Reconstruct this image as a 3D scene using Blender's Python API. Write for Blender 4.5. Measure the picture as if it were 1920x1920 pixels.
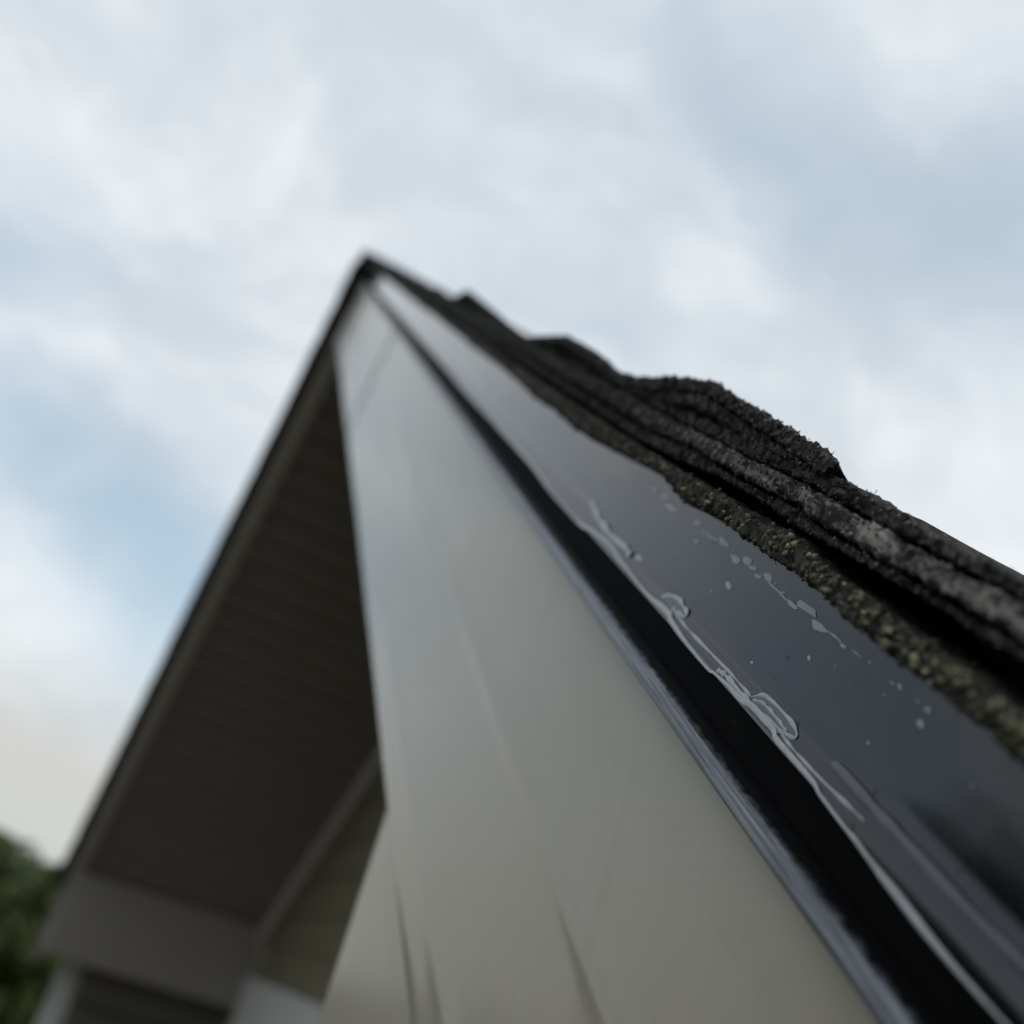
import bpy, bmesh, math, random
import numpy as np
from mathutils import Vector, Matrix

for o in list(bpy.data.objects):
    bpy.data.objects.remove(o, do_unlink=True)
SC = bpy.context.scene
COL = SC.collection
R = math.radians
random.seed(7)
RNG = np.random.default_rng(7)

# ------------------------------------------------------------------ camera
TH = 0.62522                       # roof pitch (about 35.8 degrees)
CT, ST, TT = math.cos(TH), math.sin(TH), math.tan(TH)
CAM = Vector((1.97905, -0.12, -1.43083))      # gable apex is the origin, gable plane y = 0
yaw, pit, rol = 0.298715, 0.446536, 0.302685
fw = Vector((-math.cos(pit) * math.cos(yaw), math.cos(pit) * math.sin(yaw), math.sin(pit)))
rt = fw.cross(Vector((0, 0, 1))).normalized()
up = rt.cross(fw)
r2 = rt * math.cos(rol) + up * math.sin(rol)
u2 = up * math.cos(rol) - rt * math.sin(rol)
cd = bpy.data.cameras.new("camera")
cam = bpy.data.objects.new("camera", cd)
COL.objects.link(cam)
M3 = Matrix((r2, u2, -fw)).transposed()
cam.matrix_world = Matrix.Translation(CAM) @ M3.to_4x4()
cd.sensor_width = 36.0
cd.lens = 36.0 * 1950 / 1920
cd.clip_start = 0.01
cd.clip_end = 3000
cd.dof.use_dof = True
cd.dof.focus_distance = 0.219
cd.dof.aperture_fstop = 8.8
cd.dof.aperture_blades = 0
SC.camera = cam

# ------------------------------------------------------------------ sky, sun, exposure
SUN_DIR = Vector((0.50, 0.52, 0.69)).normalized()    # direction towards the hidden sun
W = bpy.data.worlds.new("World")
SC.world = W
W.use_nodes = True
nt = W.node_tree
nt.nodes.clear()


class NB:
    """small node builder"""
    def __init__(self, tree):
        self.t = tree

    def n(self, kind, **kw):
        nd = self.t.nodes.new(kind)
        for k, v in kw.items():
            setattr(nd, k, v)
        return nd

    def put(self, sock, val):
        if hasattr(val, "is_linked"):
            self.t.links.new(val, sock)
        elif val is not None:
            sock.default_value = val

    def math(self, op, a, b=None, c=None, clamp=False):
        nd = self.n("ShaderNodeMath", operation=op, use_clamp=clamp)
        self.put(nd.inputs[0], a)
        if b is not None:
            self.put(nd.inputs[1], b)
        if c is not None:
            self.put(nd.inputs[2], c)
        return nd.outputs[0]

    def vmath(self, op, a, b=None, scale=None):
        nd = self.n("ShaderNodeVectorMath", operation=op)
        self.put(nd.inputs[0], a)
        if b is not None:
            self.put(nd.inputs[1], b)
        if scale is not None:
            self.put(nd.inputs["Scale"], scale)
        return nd.outputs["Value"] if op in ("DOT_PRODUCT", "LENGTH") else nd.outputs[0]

    def mix(self, f, a, b, blend="MIX"):
        nd = self.n("ShaderNodeMix", data_type="RGBA", blend_type=blend)
        self.put(nd.inputs[0], f)
        self.put(nd.inputs[6], a)
        self.put(nd.inputs[7], b)
        return nd.outputs[2]

    def noise(self, vec, scale, detail=3.0, rough=0.55, color=False, dist=0.0):
        nd = self.n("ShaderNodeTexNoise")
        self.put(nd.inputs["Vector"], vec)
        nd.inputs["Scale"].default_value = scale
        nd.inputs["Detail"].default_value = detail
        nd.inputs["Roughness"].default_value = rough
        nd.inputs["Distortion"].default_value = dist
        return nd.outputs["Color" if color else "Fac"]

    def ramp(self, f, stops):
        nd = self.n("ShaderNodeValToRGB")
        cr = nd.color_ramp
        while len(cr.elements) < len(stops):
            cr.elements.new(0.5)
        for e, (p, c) in zip(cr.elements, stops):
            e.position = p
            e.color = (c, c, c, 1) if not isinstance(c, tuple) else (*c, 1)
        self.put(nd.inputs[0], f)
        return nd.outputs[0]

    def sstep(self, x, lo, hi):
        nd = self.n("ShaderNodeMapRange", interpolation_type="SMOOTHSTEP")
        self.put(nd.inputs[0], x)
        nd.inputs[1].default_value = lo
        nd.inputs[2].default_value = hi
        return nd.outputs[0]


b = NB(nt)
tc = b.n("ShaderNodeTexCoord")
D = b.vmath("NORMALIZE", tc.outputs["Generated"])
sky = b.n("ShaderNodeTexSky", sky_type="NISHITA")
sky.sun_disc = False
sky.sun_elevation = math.asin(SUN_DIR.z)
sky.sun_rotation = math.atan2(SUN_DIR.x, SUN_DIR.y)
sky.air_density = 1.0
sky.dust_density = 1.6
sky.ozone_density = 1.0
# wind-torn broken cloud: noise warps the direction, openings lie at world directions
wn = b.noise(D, 4.2, 4, 0.55, color=True)
warp = b.vmath("SCALE", b.vmath("SUBTRACT", wn, (0.5, 0.5, 0.5)), scale=0.17)
DW = b.vmath("ADD", D, warp)
GAPS = [  # centre direction, long axis, short axis, half length, half width, how open
    ((-0.581, 0.327, 0.745), (0.233, 0.903, -0.361), (-0.772, -0.039, -0.634), 0.26, 0.085, 0.66),
    ((-0.52, 0.49, 0.699), (0.155, 0.83, -0.536), (-0.812, -0.139, -0.566), 0.120, 0.090, 0.62),
    ((-0.954, -0.042, 0.297), (-0.083, 0.921, -0.381), (-0.245, -0.33, -0.911), 0.165, 0.066, 0.85),
    ((-0.927, -0.166, 0.337), (-0.244, 0.911, -0.332), (-0.254, -0.294, -0.921), 0.10, 0.065, 0.72),
    ((-0.852, -0.23, 0.471), (0.074, 0.862, 0.501), (-0.503, 0.367, -0.782), 0.080, 0.060, 0.6),
    ((-0.759, 0.233, 0.607), (0.367, 0.93, 0.012), (-0.551, 0.231, -0.802), 0.110, 0.030, 0.42),
    ((-0.780, -0.520, 0.345), (-0.55, 0.83, 0.02), (0.30, 0.17, 0.94), 0.20, 0.12, 0.66),
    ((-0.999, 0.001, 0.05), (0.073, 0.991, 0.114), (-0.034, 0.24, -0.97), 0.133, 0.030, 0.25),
]
opening = None
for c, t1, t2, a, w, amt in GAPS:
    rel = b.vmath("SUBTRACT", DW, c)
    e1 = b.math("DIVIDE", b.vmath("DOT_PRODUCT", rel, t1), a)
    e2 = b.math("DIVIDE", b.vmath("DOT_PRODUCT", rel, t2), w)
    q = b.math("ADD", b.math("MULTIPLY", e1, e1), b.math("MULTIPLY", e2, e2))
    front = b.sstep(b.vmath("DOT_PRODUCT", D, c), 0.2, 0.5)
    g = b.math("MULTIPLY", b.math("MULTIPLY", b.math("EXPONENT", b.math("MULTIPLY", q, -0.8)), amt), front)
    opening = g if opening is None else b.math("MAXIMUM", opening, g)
DS = b.vmath("MULTIPLY", DW, (1.0, 0.55, 1.15))
n_big = b.noise(DS, 3.6, 6, 0.58)
holes = b.math("MULTIPLY", b.sstep(n_big, 0.54, 0.72), 0.55)
n_mid = b.noise(DS, 9.0, 5, 0.55)
opening = b.math("ADD", b.math("MULTIPLY", opening, b.math("ADD", 0.65, b.math("MULTIPLY", n_mid, 0.7))), b.math("MULTIPLY", holes, 0.38), clamp=True)
lump = b.math("MULTIPLY_ADD", b.sstep(b.noise(DS, 5.2, 6, 0.6, dist=0.6), 0.38, 0.66), 0.7, b.math("MULTIPLY", b.sstep(b.noise(DS, 15.0, 5, 0.6), 0.4, 0.65), 0.3))
cloud = b.mix(lump, (6.4, 7.05, 7.65, 1), (8.65, 9.1, 9.4, 1))
sep = b.n("ShaderNodeSeparateXYZ")
b.put(sep.inputs[0], D)
low = b.sstep(sep.outputs[2], 0.22, 0.06)
cloud = b.mix(b.math("MULTIPLY", low, 0.85), cloud, (6.35, 6.2, 5.75, 1))
skycol = b.mix(1.0, sky.outputs[0], (1.45, 1.6, 1.5, 1), "MULTIPLY")
veil = b.mix(0.52, skycol, (5.5, 6.9, 7.8, 1))
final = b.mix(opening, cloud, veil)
bg = b.n("ShaderNodeBackground")
b.put(bg.inputs[0], final)
bg.inputs[1].default_value = 0.10
wo = b.n("ShaderNodeOutputWorld")
nt.links.new(bg.outputs[0], wo.inputs[0])

sl = bpy.data.lights.new("sun", "SUN")
sl.energy = 0.8
sl.angle = R(18)
sl.color = (1.0, 0.96, 0.9)
so = bpy.data.objects.new("sun", sl)
COL.objects.link(so)
so.location = (6, 6, 9)
so.rotation_euler = (-SUN_DIR).to_track_quat("-Z", "Y").to_euler()

vs = SC.view_settings
vs.view_transform = "Standard"
vs.look = "None"
vs.exposure = 0.0
vs.gamma = 1.0
vs.use_curve_mapping = False
SC.render.engine = "CYCLES"
SC.cycles.use_denoising = True
SC.cycles.max_bounces = 8

# ------------------------------------------------------------------ measured tables: (distance down the rake m, depth below roof line mm)
T_TOP = [(0.0297, -4.07), (1.6387, -1.74), (1.6586, -5.19), (1.9565, 0.15), (1.9969, -2.91), (2.1053, -2.97), (2.1476, -8.15), (2.1713, -10.49), (2.2114, -7.61), (2.2531, -4.0)]
T2_TOP = [(2.1053, -2.97), (2.2529, -2.13), (2.2825, -0.58), (2.2988, -0.13), (2.3147, -0.09)]
L0_BOT = [(1.8304, 22.18), (1.9453, 22.21), (2.0037, 23.63), (2.042, 22.3), (2.0756, 23.03), (2.1084, 22.14), (2.1389, 19.63), (2.1502, 19.86), (2.1659, 18.27), (2.1797, 18.46), (2.192, 20.2), (2.2009, 20.13), (2.2167, 18.8), (2.2305, 18.97), (2.2445, 18.98), (2.262, 18.71), (2.2708, 18.61), (2.2848, 19.67), (2.2944, 20.16), (2.3031, 20.02), (2.3161, 20.79), (2.3243, 20.96), (2.3328, 21.73)]
L0_TOP = [(1.9748, 16.58), (2.128, 15.55), (2.1549, 15.44), (2.1767, 14.6), (2.1962, 14.22), (2.2182, 13.46), (2.2373, 13.11), (2.2548, 12.45), (2.2665, 14.73), (2.2776, 14.62), (2.2919, 15.44), (2.3084, 15.18), (2.3282, 16.18)]
L1_BOT = [(2.1151, 13.93), (2.1516, 13.41), (2.1922, 11.36), (2.2138, 10.16), (2.2511, 10.54), (2.2618, 10.45), (2.2903, 8.33), (2.3132, 8.18)]
L2_BOT = [(2.1455, 9.65), (2.1884, 6.88), (2.2107, 7.78), (2.23, 7.23), (2.2479, 6.41), (2.2527, 7.6), (2.2723, 7.76), (2.2896, 7.61)]
L2_TOP = [(2.1866, 3.83), (2.2057, 3.96), (2.2249, 3.02), (2.2247, 3.33), (2.2458, 2.91), (2.2676, 3.21), (2.2855, 3.46), (2.3004, 3.44), (2.3167, 3.14)]
BEADS = {}
BEADS['bead_main'] = [(2.0228, 48.53), (2.0612, 50.17), (2.106, 49.91), (2.122, 48.24), (2.1413, 47.01), (2.1562, 47.67), (2.1641, 47.78), (2.1804, 48.22), (2.1883, 48.27), (2.195, 47.8), (2.2029, 47.58), (2.2063, 48.27), (2.2183, 49.14), (2.2335, 49.53), (2.2372, 48.92), (2.2459, 48.37), (2.2522, 48.35), (2.2573, 47.52), (2.263, 47.52), (2.2679, 47.55), (2.2708, 48.28), (2.28, 48.37), (2.2871, 48.5), (2.2906, 49.21), (2.2994, 49.82), (2.3029, 49.82), (2.3072, 50.18), (2.3126, 50.82), (2.3225, 51.44), (2.3314, 51.64), (2.3419, 51.44), (2.3491, 51.14)]
BEADS['b1'] = [(2.1014, 41.4), (2.1095, 43.05), (2.1217, 44.57), (2.1379, 45.13), (2.1525, 44.52), (2.158, 45.54)]
BEADS['b2'] = [(2.1919, 46.24), (2.1946, 44.5), (2.1992, 43.67), (2.2037, 44.0), (2.2078, 44.79), (2.2076, 45.88), (2.2041, 46.1), (2.201, 46.3)]
BEADS['b3'] = [(2.2036, 46.5), (2.2093, 46.62), (2.2158, 46.71), (2.2312, 46.53), (2.2433, 46.43), (2.2545, 46.54)]
BEADS['b4'] = [(2.2377, 47.98), (2.2397, 47.56), (2.2428, 47.35), (2.2512, 47.51), (2.2576, 47.19)]
BEADS['b5'] = [(2.2541, 46.43), (2.2557, 44.84), (2.2602, 44.24), (2.2676, 44.32), (2.2723, 44.94), (2.2731, 45.98), (2.2707, 46.53), (2.2637, 47.13), (2.2571, 47.36)]
BEADS['b6'] = [(2.2553, 46.65), (2.2586, 45.79), (2.2655, 45.84), (2.2707, 46.17)]
BEADS['b7'] = [(2.2684, 47.29), (2.2699, 46.87), (2.2726, 47.14), (2.2787, 47.26), (2.287, 47.17), (2.2956, 46.84), (2.3023, 46.58)]
BEADS['bend_sheen'] = [(2.2856, 44.11), (2.29, 44.01), (2.2976, 44.25), (2.3056, 44.45), (2.3158, 44.55), (2.3271, 44.74), (2.3434, 44.36)]  # sky highlight along the flange bend, built as a raised tube

FLECKS = [
  [(2.2011, 24.39), (2.2042, 23.64), (2.209, 24.24), (2.2085, 25.12), (2.2038, 25.47)] ,
  [(2.212, 26.07), (2.2142, 25.3), (2.2181, 25.38), (2.218, 26.55), (2.215, 27.13)] ,
  [(2.2182, 24.89), (2.2196, 23.73), (2.2227, 23.79), (2.2233, 24.69), (2.2221, 25.33), (2.22, 25.64)] ,
  [(2.2221, 25.33), (2.2265, 24.46), (2.2266, 25.32), (2.2242, 25.74)] ,
  [(2.2269, 25.9), (2.2306, 25.42), (2.23, 26.08), (2.2281, 26.54)] ,
  [(2.2304, 24.85), (2.2318, 23.69), (2.2346, 23.97), (2.2353, 25.02), (2.2332, 25.58)] ,
  [(2.2332, 25.58), (2.2341, 25.23), (2.2371, 25.41), (2.2412, 25.54), (2.2453, 26.06), (2.2448, 26.37), (2.2404, 25.97), (2.2363, 25.85)] ,
  [(2.2442, 25.86), (2.2469, 25.64), (2.2502, 25.98), (2.2497, 26.59), (2.2464, 26.65)] ,
  [(2.249, 24.23), (2.2568, 23.92), (2.2579, 25.24), (2.2494, 25.68)] ,
  [(2.2563, 25.83), (2.2601, 25.52), (2.2642, 25.92), (2.2616, 26.84), (2.2591, 27.3)] ,
  [(2.2636, 25.76), (2.2662, 25.53), (2.2691, 25.67), (2.269, 25.99), (2.266, 26.0)] ,
  [(2.2688, 26.0), (2.2717, 25.85), (2.2715, 26.35), (2.2701, 26.75)] ,
  [(2.273, 25.83), (2.2747, 25.61), (2.2775, 25.81), (2.2754, 26.01)] ,
  [(2.2873, 25.79), (2.2889, 25.7), (2.2889, 25.97), (2.2879, 26.16)] ,
  [(2.2954, 25.49), (2.297, 25.52), (2.2969, 25.82), (2.2957, 25.73)] ,
  [(2.2982, 25.72), (2.2997, 25.14), (2.3004, 25.9), (2.299, 26.29)] ,
  [(2.2369, 24.86), (2.2376, 24.36), (2.2379, 24.92), (2.2371, 25.28)] ,
  [(2.2411, 25.4), (2.2428, 24.66), (2.2428, 25.16), (2.2417, 25.67)] ,
  [(2.1597, 26.36), (2.1651, 25.37), (2.1713, 25.5), (2.1685, 26.58), (2.1631, 27.05)] ,
  [(2.1875, 25.26), (2.1941, 25.35), (2.2022, 25.1), (2.2018, 25.64), (2.1937, 25.97)] ,
  [(2.2018, 24.36), (2.2043, 23.59), (2.2088, 24.02), (2.2088, 24.87), (2.2048, 25.31)] ,
  [(2.291, 25.36), (2.2913, 25.73), (2.2911, 26.03), (2.2906, 26.09), (2.2899, 25.87), (2.2896, 25.49), (2.2898, 25.19), (2.2904, 25.13)] ,
  [(2.3003, 27.96), (2.3006, 28.42), (2.3003, 28.85), (2.2995, 28.98), (2.2988, 28.74), (2.2985, 28.27), (2.2988, 27.84), (2.2995, 27.71)] ,
  [(2.2199, 31.71), (2.2206, 32.3), (2.2201, 32.82), (2.2189, 32.96), (2.2175, 32.63), (2.2168, 32.02), (2.2173, 31.5), (2.2186, 31.37)] ,
  [(2.2632, 32.22), (2.2635, 32.54), (2.2633, 32.82), (2.2627, 32.89), (2.2621, 32.71), (2.2618, 32.39), (2.262, 32.1), (2.2626, 32.03)] ,
  [(2.2455, 41.4), (2.2456, 41.62), (2.2454, 41.86), (2.2449, 41.97), (2.2444, 41.89), (2.2442, 41.66), (2.2445, 41.43), (2.245, 41.32)] ,
  [(2.2882, 28.51), (2.2883, 28.67), (2.2883, 28.8), (2.2881, 28.81), (2.2878, 28.7), (2.2876, 28.54), (2.2877, 28.41), (2.2879, 28.4)] ,
  [(2.2129, 35.96), (2.2131, 36.13), (2.2129, 36.31), (2.2125, 36.38), (2.212, 36.3), (2.2119, 36.13), (2.2121, 35.95), (2.2125, 35.88)] ,
  [(2.2649, 44.08), (2.265, 44.2), (2.2649, 44.33), (2.2647, 44.38), (2.2644, 44.34), (2.2643, 44.22), (2.2644, 44.1), (2.2647, 44.04)] ,
  [(2.2718, 30.05), (2.2719, 30.15), (2.2718, 30.26), (2.2715, 30.3), (2.2713, 30.26), (2.2713, 30.16), (2.2714, 30.05), (2.2716, 30.01)] ,
  [(2.2804, 25.38), (2.2804, 25.53), (2.2802, 25.7), (2.2799, 25.78), (2.2796, 25.73), (2.2795, 25.58), (2.2797, 25.41), (2.2801, 25.33)] ,
  [(2.2824, 24.77), (2.2826, 24.92), (2.2826, 25.03), (2.2824, 25.03), (2.2821, 24.92), (2.282, 24.77), (2.282, 24.67), (2.2822, 24.67)] ,
  [(2.1515, 23.82), (2.1517, 24.42), (2.1501, 25.11), (2.1477, 25.49), (2.1458, 25.33), (2.1457, 24.72), (2.1473, 24.02), (2.1497, 23.66)] ,
  [(2.1606, 23.9), (2.1612, 24.58), (2.1602, 25.22), (2.1581, 25.44), (2.1561, 25.11), (2.1555, 24.42), (2.1565, 23.77), (2.1586, 23.56)] ,
  [(2.1889, 24.19), (2.1891, 24.7), (2.188, 25.27), (2.1862, 25.57), (2.1848, 25.41), (2.1846, 24.89), (2.1858, 24.31), (2.1875, 24.02)] ,
  [(2.1648, 43.07), (2.1655, 43.7), (2.1646, 44.35), (2.1627, 44.65), (2.1609, 44.41), (2.1602, 43.77), (2.1611, 43.11), (2.163, 42.82)] ,
  [(2.1927, 28.52), (2.1928, 28.86), (2.1922, 29.24), (2.1911, 29.43), (2.1902, 29.33), (2.19, 28.99), (2.1907, 28.61), (2.1918, 28.42)] ,
  [(2.2913, 36.69), (2.2914, 36.88), (2.2913, 37.06), (2.291, 37.11), (2.2907, 37.03), (2.2905, 36.84), (2.2906, 36.66), (2.2909, 36.6)] ,
  [(2.3161, 30.49), (2.3162, 30.63), (2.3161, 30.77), (2.3159, 30.82), (2.3157, 30.76), (2.3156, 30.62), (2.3157, 30.48), (2.3159, 30.43)] ,
]
MOSS = [(2.2248, 17.71), (2.2345, 15.26), (2.2503, 15.19), (2.2559, 15.47), (2.2647, 15.26), (2.2699, 15.19), (2.2761, 15.82), (2.2853, 15.95), (2.29, 17.43), (2.2979, 17.73), (2.305, 16.65), (2.3144, 16.59), (2.3177, 17.27), (2.3241, 17.23), (2.3301, 17.48), (2.3324, 17.51), (2.1947, 16.5), (2.203, 16.6), (2.2143, 16.48), (2.1759, 16.04)]


# ------------------------------------------------------------------ materials
def mat(name, color=(0.2, 0.2, 0.2), rough=0.5, spec=0.5, build=None):
    m = bpy.data.materials.new(name)
    m.use_nodes = True
    t = m.node_tree
    p = t.nodes["Principled BSDF"]
    p.inputs["Base Color"].default_value = (*color, 1)
    p.inputs["Roughness"].default_value = rough
    p.inputs["Specular IOR Level"].default_value = spec
    if build:
        bb = NB(t)
        co = t.nodes.new("ShaderNodeTexCoord").outputs["Object"]
        build(bb, p, co)
    return m


def rake_coords(bb, co):
    """along-rake / below-rake / depth coordinates for the right slope"""
    s = bb.vmath("DOT_PRODUCT", co, (CT, 0, -ST))
    v = bb.vmath("DOT_PRODUCT", co, (-ST, 0, -CT))
    y = bb.vmath("DOT_PRODUCT", co, (0, 1, 0))
    return s, v, y


def comb(bb, x, y, z):
    n = bb.n("ShaderNodeCombineXYZ")
    for i, q in enumerate((x, y, z)):
        bb.put(n.inputs[i], q)
    return n.outputs[0]


def bump(bb, p, h, strength, dist):
    n = bb.n("ShaderNodeBump")
    n.inputs["Strength"].default_value = strength
    n.inputs["Distance"].default_value = dist
    bb.put(n.inputs["Height"], h)
    bb.t.links.new(n.outputs[0], p.inputs["Normal"])


def b_fascia(bb, p, co):
    n1 = bb.noise(co, 5, 3)
    n2 = bb.noise(co, 140, 4, 0.65)
    c = bb.mix(n1, (0.368, 0.343, 0.282, 1), (0.415, 0.389, 0.324, 1))
    s, v, y = rake_coords(bb, co)
    st = bb.noise(comb(bb, bb.math("MULTIPLY", s, 6.0), bb.math("MULTIPLY", v, 90.0), y), 1.0, 4, 0.6)
    dirt = bb.math("MULTIPLY", bb.sstep(bb.math("ADD", bb.math("MULTIPLY", st, 0.6), bb.math("MULTIPLY", n2, 0.4)), 0.5, 0.75), 0.22)
    c = bb.mix(dirt, c, (0.2, 0.19, 0.165, 1))
    pl = bb.noise(bb.vmath("MULTIPLY", co, (70.0, 20.0, 3.0)), 1.0, 4, 0.65)
    c = bb.mix(bb.math("MULTIPLY", bb.sstep(pl, 0.52, 0.78), 0.16), c, (0.17, 0.155, 0.12, 1))
    speck = bb.math("MULTIPLY", bb.sstep(bb.noise(co, 420, 2, 0.5), 0.73, 0.78), 0.5)
    c = bb.mix(speck, c, (0.1, 0.09, 0.07, 1))
    bb.put(p.inputs["Base Color"], c)
    bb.put(p.inputs["Roughness"], bb.math("ADD", 0.13, bb.math("MULTIPLY", st, 0.10)))
    bump(bb, p, bb.noise(co, 14, 2), 0.10, 0.004)


def b_black_metal(bb, p, co):
    s, v, y = rake_coords(bb, co)
    st = bb.noise(comb(bb, bb.math("MULTIPLY", s, 25.0), bb.math("MULTIPLY", v, 500.0), y), 1.0, 5, 0.65)
    sp = bb.sstep(bb.noise(co, 900, 2, 0.5), 0.70, 0.78)
    blot = bb.sstep(bb.noise(co, 45, 4, 0.6), 0.5, 0.75)
    c = bb.mix(bb.math("MULTIPLY", bb.sstep(st, 0.5, 0.8), 0.35), (0.003, 0.0062, 0.0135, 1), (0.011, 0.016, 0.026, 1))  # blue in the black base stands in for reflected sky
    c = bb.mix(bb.math("MULTIPLY", blot, 0.22), c, (0.014, 0.019, 0.026, 1))
    drop = bb.sstep(bb.noise(co, 330, 3, 0.55), 0.68, 0.73)
    grime = bb.math("MULTIPLY", bb.sstep(v, 0.036, 0.020), bb.sstep(bb.noise(co, 120, 5, 0.65), 0.42, 0.7))
    c = bb.mix(bb.math("MULTIPLY", grime, 0.5), c, (0.055, 0.055, 0.052, 1))
    c = bb.mix(bb.math("MAXIMUM", sp, drop), c, (0.006, 0.006, 0.006, 1))
    bb.put(p.inputs["Specular IOR Level"], bb.math("MULTIPLY", bb.math("SUBTRACT", 1.0, bb.math("MULTIPLY", bb.math("MAXIMUM", sp, drop), 0.55)), 0.6))
    bb.put(p.inputs["Base Color"], c)
    bb.put(p.inputs["Roughness"], bb.math("ADD", 0.03, bb.math("ADD", bb.math("MULTIPLY", st, 0.09), bb.math("MULTIPLY", sp, 0.3))))
    bump(bb, p, bb.noise(comb(bb, bb.math("MULTIPLY", s, 8.0), bb.math("MULTIPLY", v, 40.0), y), 1.0, 2), 0.12, 0.004)


def b_channel(bb, p, co):
    sp = bb.sstep(bb.noise(co, 1500, 2, 0.5), 0.70, 0.80)
    sc = bb.sstep(bb.noise(co, 300, 4, 0.6), 0.62, 0.75)
    c = bb.mix(bb.math("MULTIPLY", sp, 0.25), (0.003, 0.003, 0.0035, 1), (0.12, 0.12, 0.12, 1))
    c = bb.mix(bb.math("MULTIPLY", sc, 0.45), c, (0.03, 0.026, 0.022, 1))
    bb.put(p.inputs["Base Color"], c)


def b_hem(bb, p, co):
    s, v, y = rake_coords(bb, co)
    st = bb.noise(comb(bb, bb.math("MULTIPLY", s, 30.0), bb.math("MULTIPLY", v, 2600.0), bb.math("MULTIPLY", y, 2600.0)), 1.0, 4, 0.65)
    gr = bb.noise(comb(bb, bb.math("MULTIPLY", s, 260.0), bb.math("MULTIPLY", v, 800.0), y), 1.0, 6, 0.7)
    # scuffed chalky paint on the rolled lip, frayed towards the channel
    edge = bb.math("ADD", bb.math("MULTIPLY", bb.math("SUBTRACT", v, 0.0597), 420.0), bb.math("MULTIPLY", bb.math("SUBTRACT", gr, 0.5), 0.85))
    chalk = bb.sstep(edge, 0.0, 0.55)
    c1 = bb.mix(bb.sstep(st, 0.3, 0.72), (0.03, 0.036, 0.048, 1), (0.30, 0.33, 0.38, 1))
    c = bb.mix(chalk, (0.003, 0.003, 0.0035, 1), c1)
    bb.put(p.inputs["Base Color"], c)
    bb.put(p.inputs["Specular IOR Level"], bb.math("MULTIPLY_ADD", chalk, 0.47, 0.03))
    bb.put(p.inputs["Roughness"], bb.math("ADD", 0.24, bb.math("MULTIPLY", gr, 0.3)))
    bump(bb, p, bb.math("ADD", st, gr), 0.25, 0.0004)


def b_sealant(bb, p, co):
    n = bb.noise(co, 500, 3)
    bb.put(p.inputs["Base Color"], bb.mix(n, (0.32, 0.35, 0.38, 1), (0.58, 0.61, 0.64, 1)))


def shingle_build(dark, lightc, patch, pamt, moss=None, fade=False):
    def f(bb, p, co):
        vor = bb.n("ShaderNodeTexVoronoi")
        bb.put(vor.inputs["Vector"], co)
        vor.inputs["Scale"].default_value = 700
        grain = bb.n("ShaderNodeSeparateColor")
        bb.put(grain.inputs[0], vor.outputs["Color"])
        c = bb.mix(bb.math("POWER", grain.outputs[0], 3.0), (*dark, 1), (*lightc, 1))
        s, v, y = rake_coords(bb, co)
        pn = bb.noise(comb(bb, bb.math("MULTIPLY", s, 55.0), bb.math("MULTIPLY", v, 160.0), bb.math("MULTIPLY", y, 120.0)), 1.0, 5, 0.65)
        pm = bb.math("MULTIPLY", bb.sstep(pn, 0.47, 0.62), pamt)
        if fade:
            pm = bb.math("MULTIPLY", pm, bb.sstep(s, 2.165, 2.26))
        c = bb.mix(pm, c, (*patch, 1))
        if moss:
            mn = bb.noise(co, 240, 4, 0.65)
            c = bb.mix(bb.math("MULTIPLY", bb.sstep(mn, 0.52, 0.68), 0.75), c, (*moss, 1))
        bb.put(p.inputs["Base Color"], c)
        bump(bb, p, bb.noise(co, 1500, 3, 0.7), 0.6, 0.0006)
    return f


def b_siding(bb, p, co):
    n = bb.noise(co, 9, 4)
    bb.put(p.inputs["Base Color"], bb.mix(n, (0.14, 0.130, 0.085, 1), (0.19, 0.178, 0.12, 1)))


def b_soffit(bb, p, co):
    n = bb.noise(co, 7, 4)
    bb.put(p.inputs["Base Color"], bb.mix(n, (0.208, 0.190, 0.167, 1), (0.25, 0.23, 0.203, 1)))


def b_ground(bb, p, co):
    n = bb.noise(co, 0.35, 6, 0.6)
    n2 = bb.noise(co, 6.0, 4, 0.6)
    c = bb.mix(n, (0.036, 0.035, 0.024, 1), (0.062, 0.058, 0.042, 1))
    c = bb.mix(bb.math("MULTIPLY", bb.sstep(n2, 0.5, 0.7), 0.5), c, (0.075, 0.065, 0.04, 1))
    bb.put(p.inputs["Base Color"], c)


def island_ramp(stops):
    def f(bb, p, co):
        g = bb.n("ShaderNodeNewGeometry")
        bb.put(p.inputs["Base Color"], bb.ramp(g.outputs["Random Per Island"], stops))
    return f


M_FASCIA = mat("clay_aluminium", rough=0.3, spec=0.26, build=b_fascia)
M_BLACK = mat("black_painted_metal", rough=0.16, spec=0.5, build=b_black_metal)
M_CHANNEL = mat("black_tar_paint", rough=0.8, spec=0.05, build=b_channel)
M_HEM = mat("scuffed_black_paint", rough=0.35, spec=0.5, build=b_hem)
M_SEAL = mat("grey_sealant", rough=0.28, spec=0.5, build=b_sealant)
M_BEND_SHEEN = mat("bend_sheen_grey", (0.085, 0.098, 0.115), 0.3, 0.6)  # paler grey-blue that paints the highlight on the flange bend
M_FILM = mat("thin_sealant_film", (0.085, 0.098, 0.115), 0.25, 0.5)
M_FLECK = mat("grey_paint_fleck", (0.42, 0.45, 0.48), 0.4, 0.5)
M_SH_DARK = mat("shingle_black", rough=0.95, spec=0.2, build=shingle_build((0.0085, 0.0078, 0.0080), (0.12, 0.114, 0.110), (0.055, 0.051, 0.048), 0.7))
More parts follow.
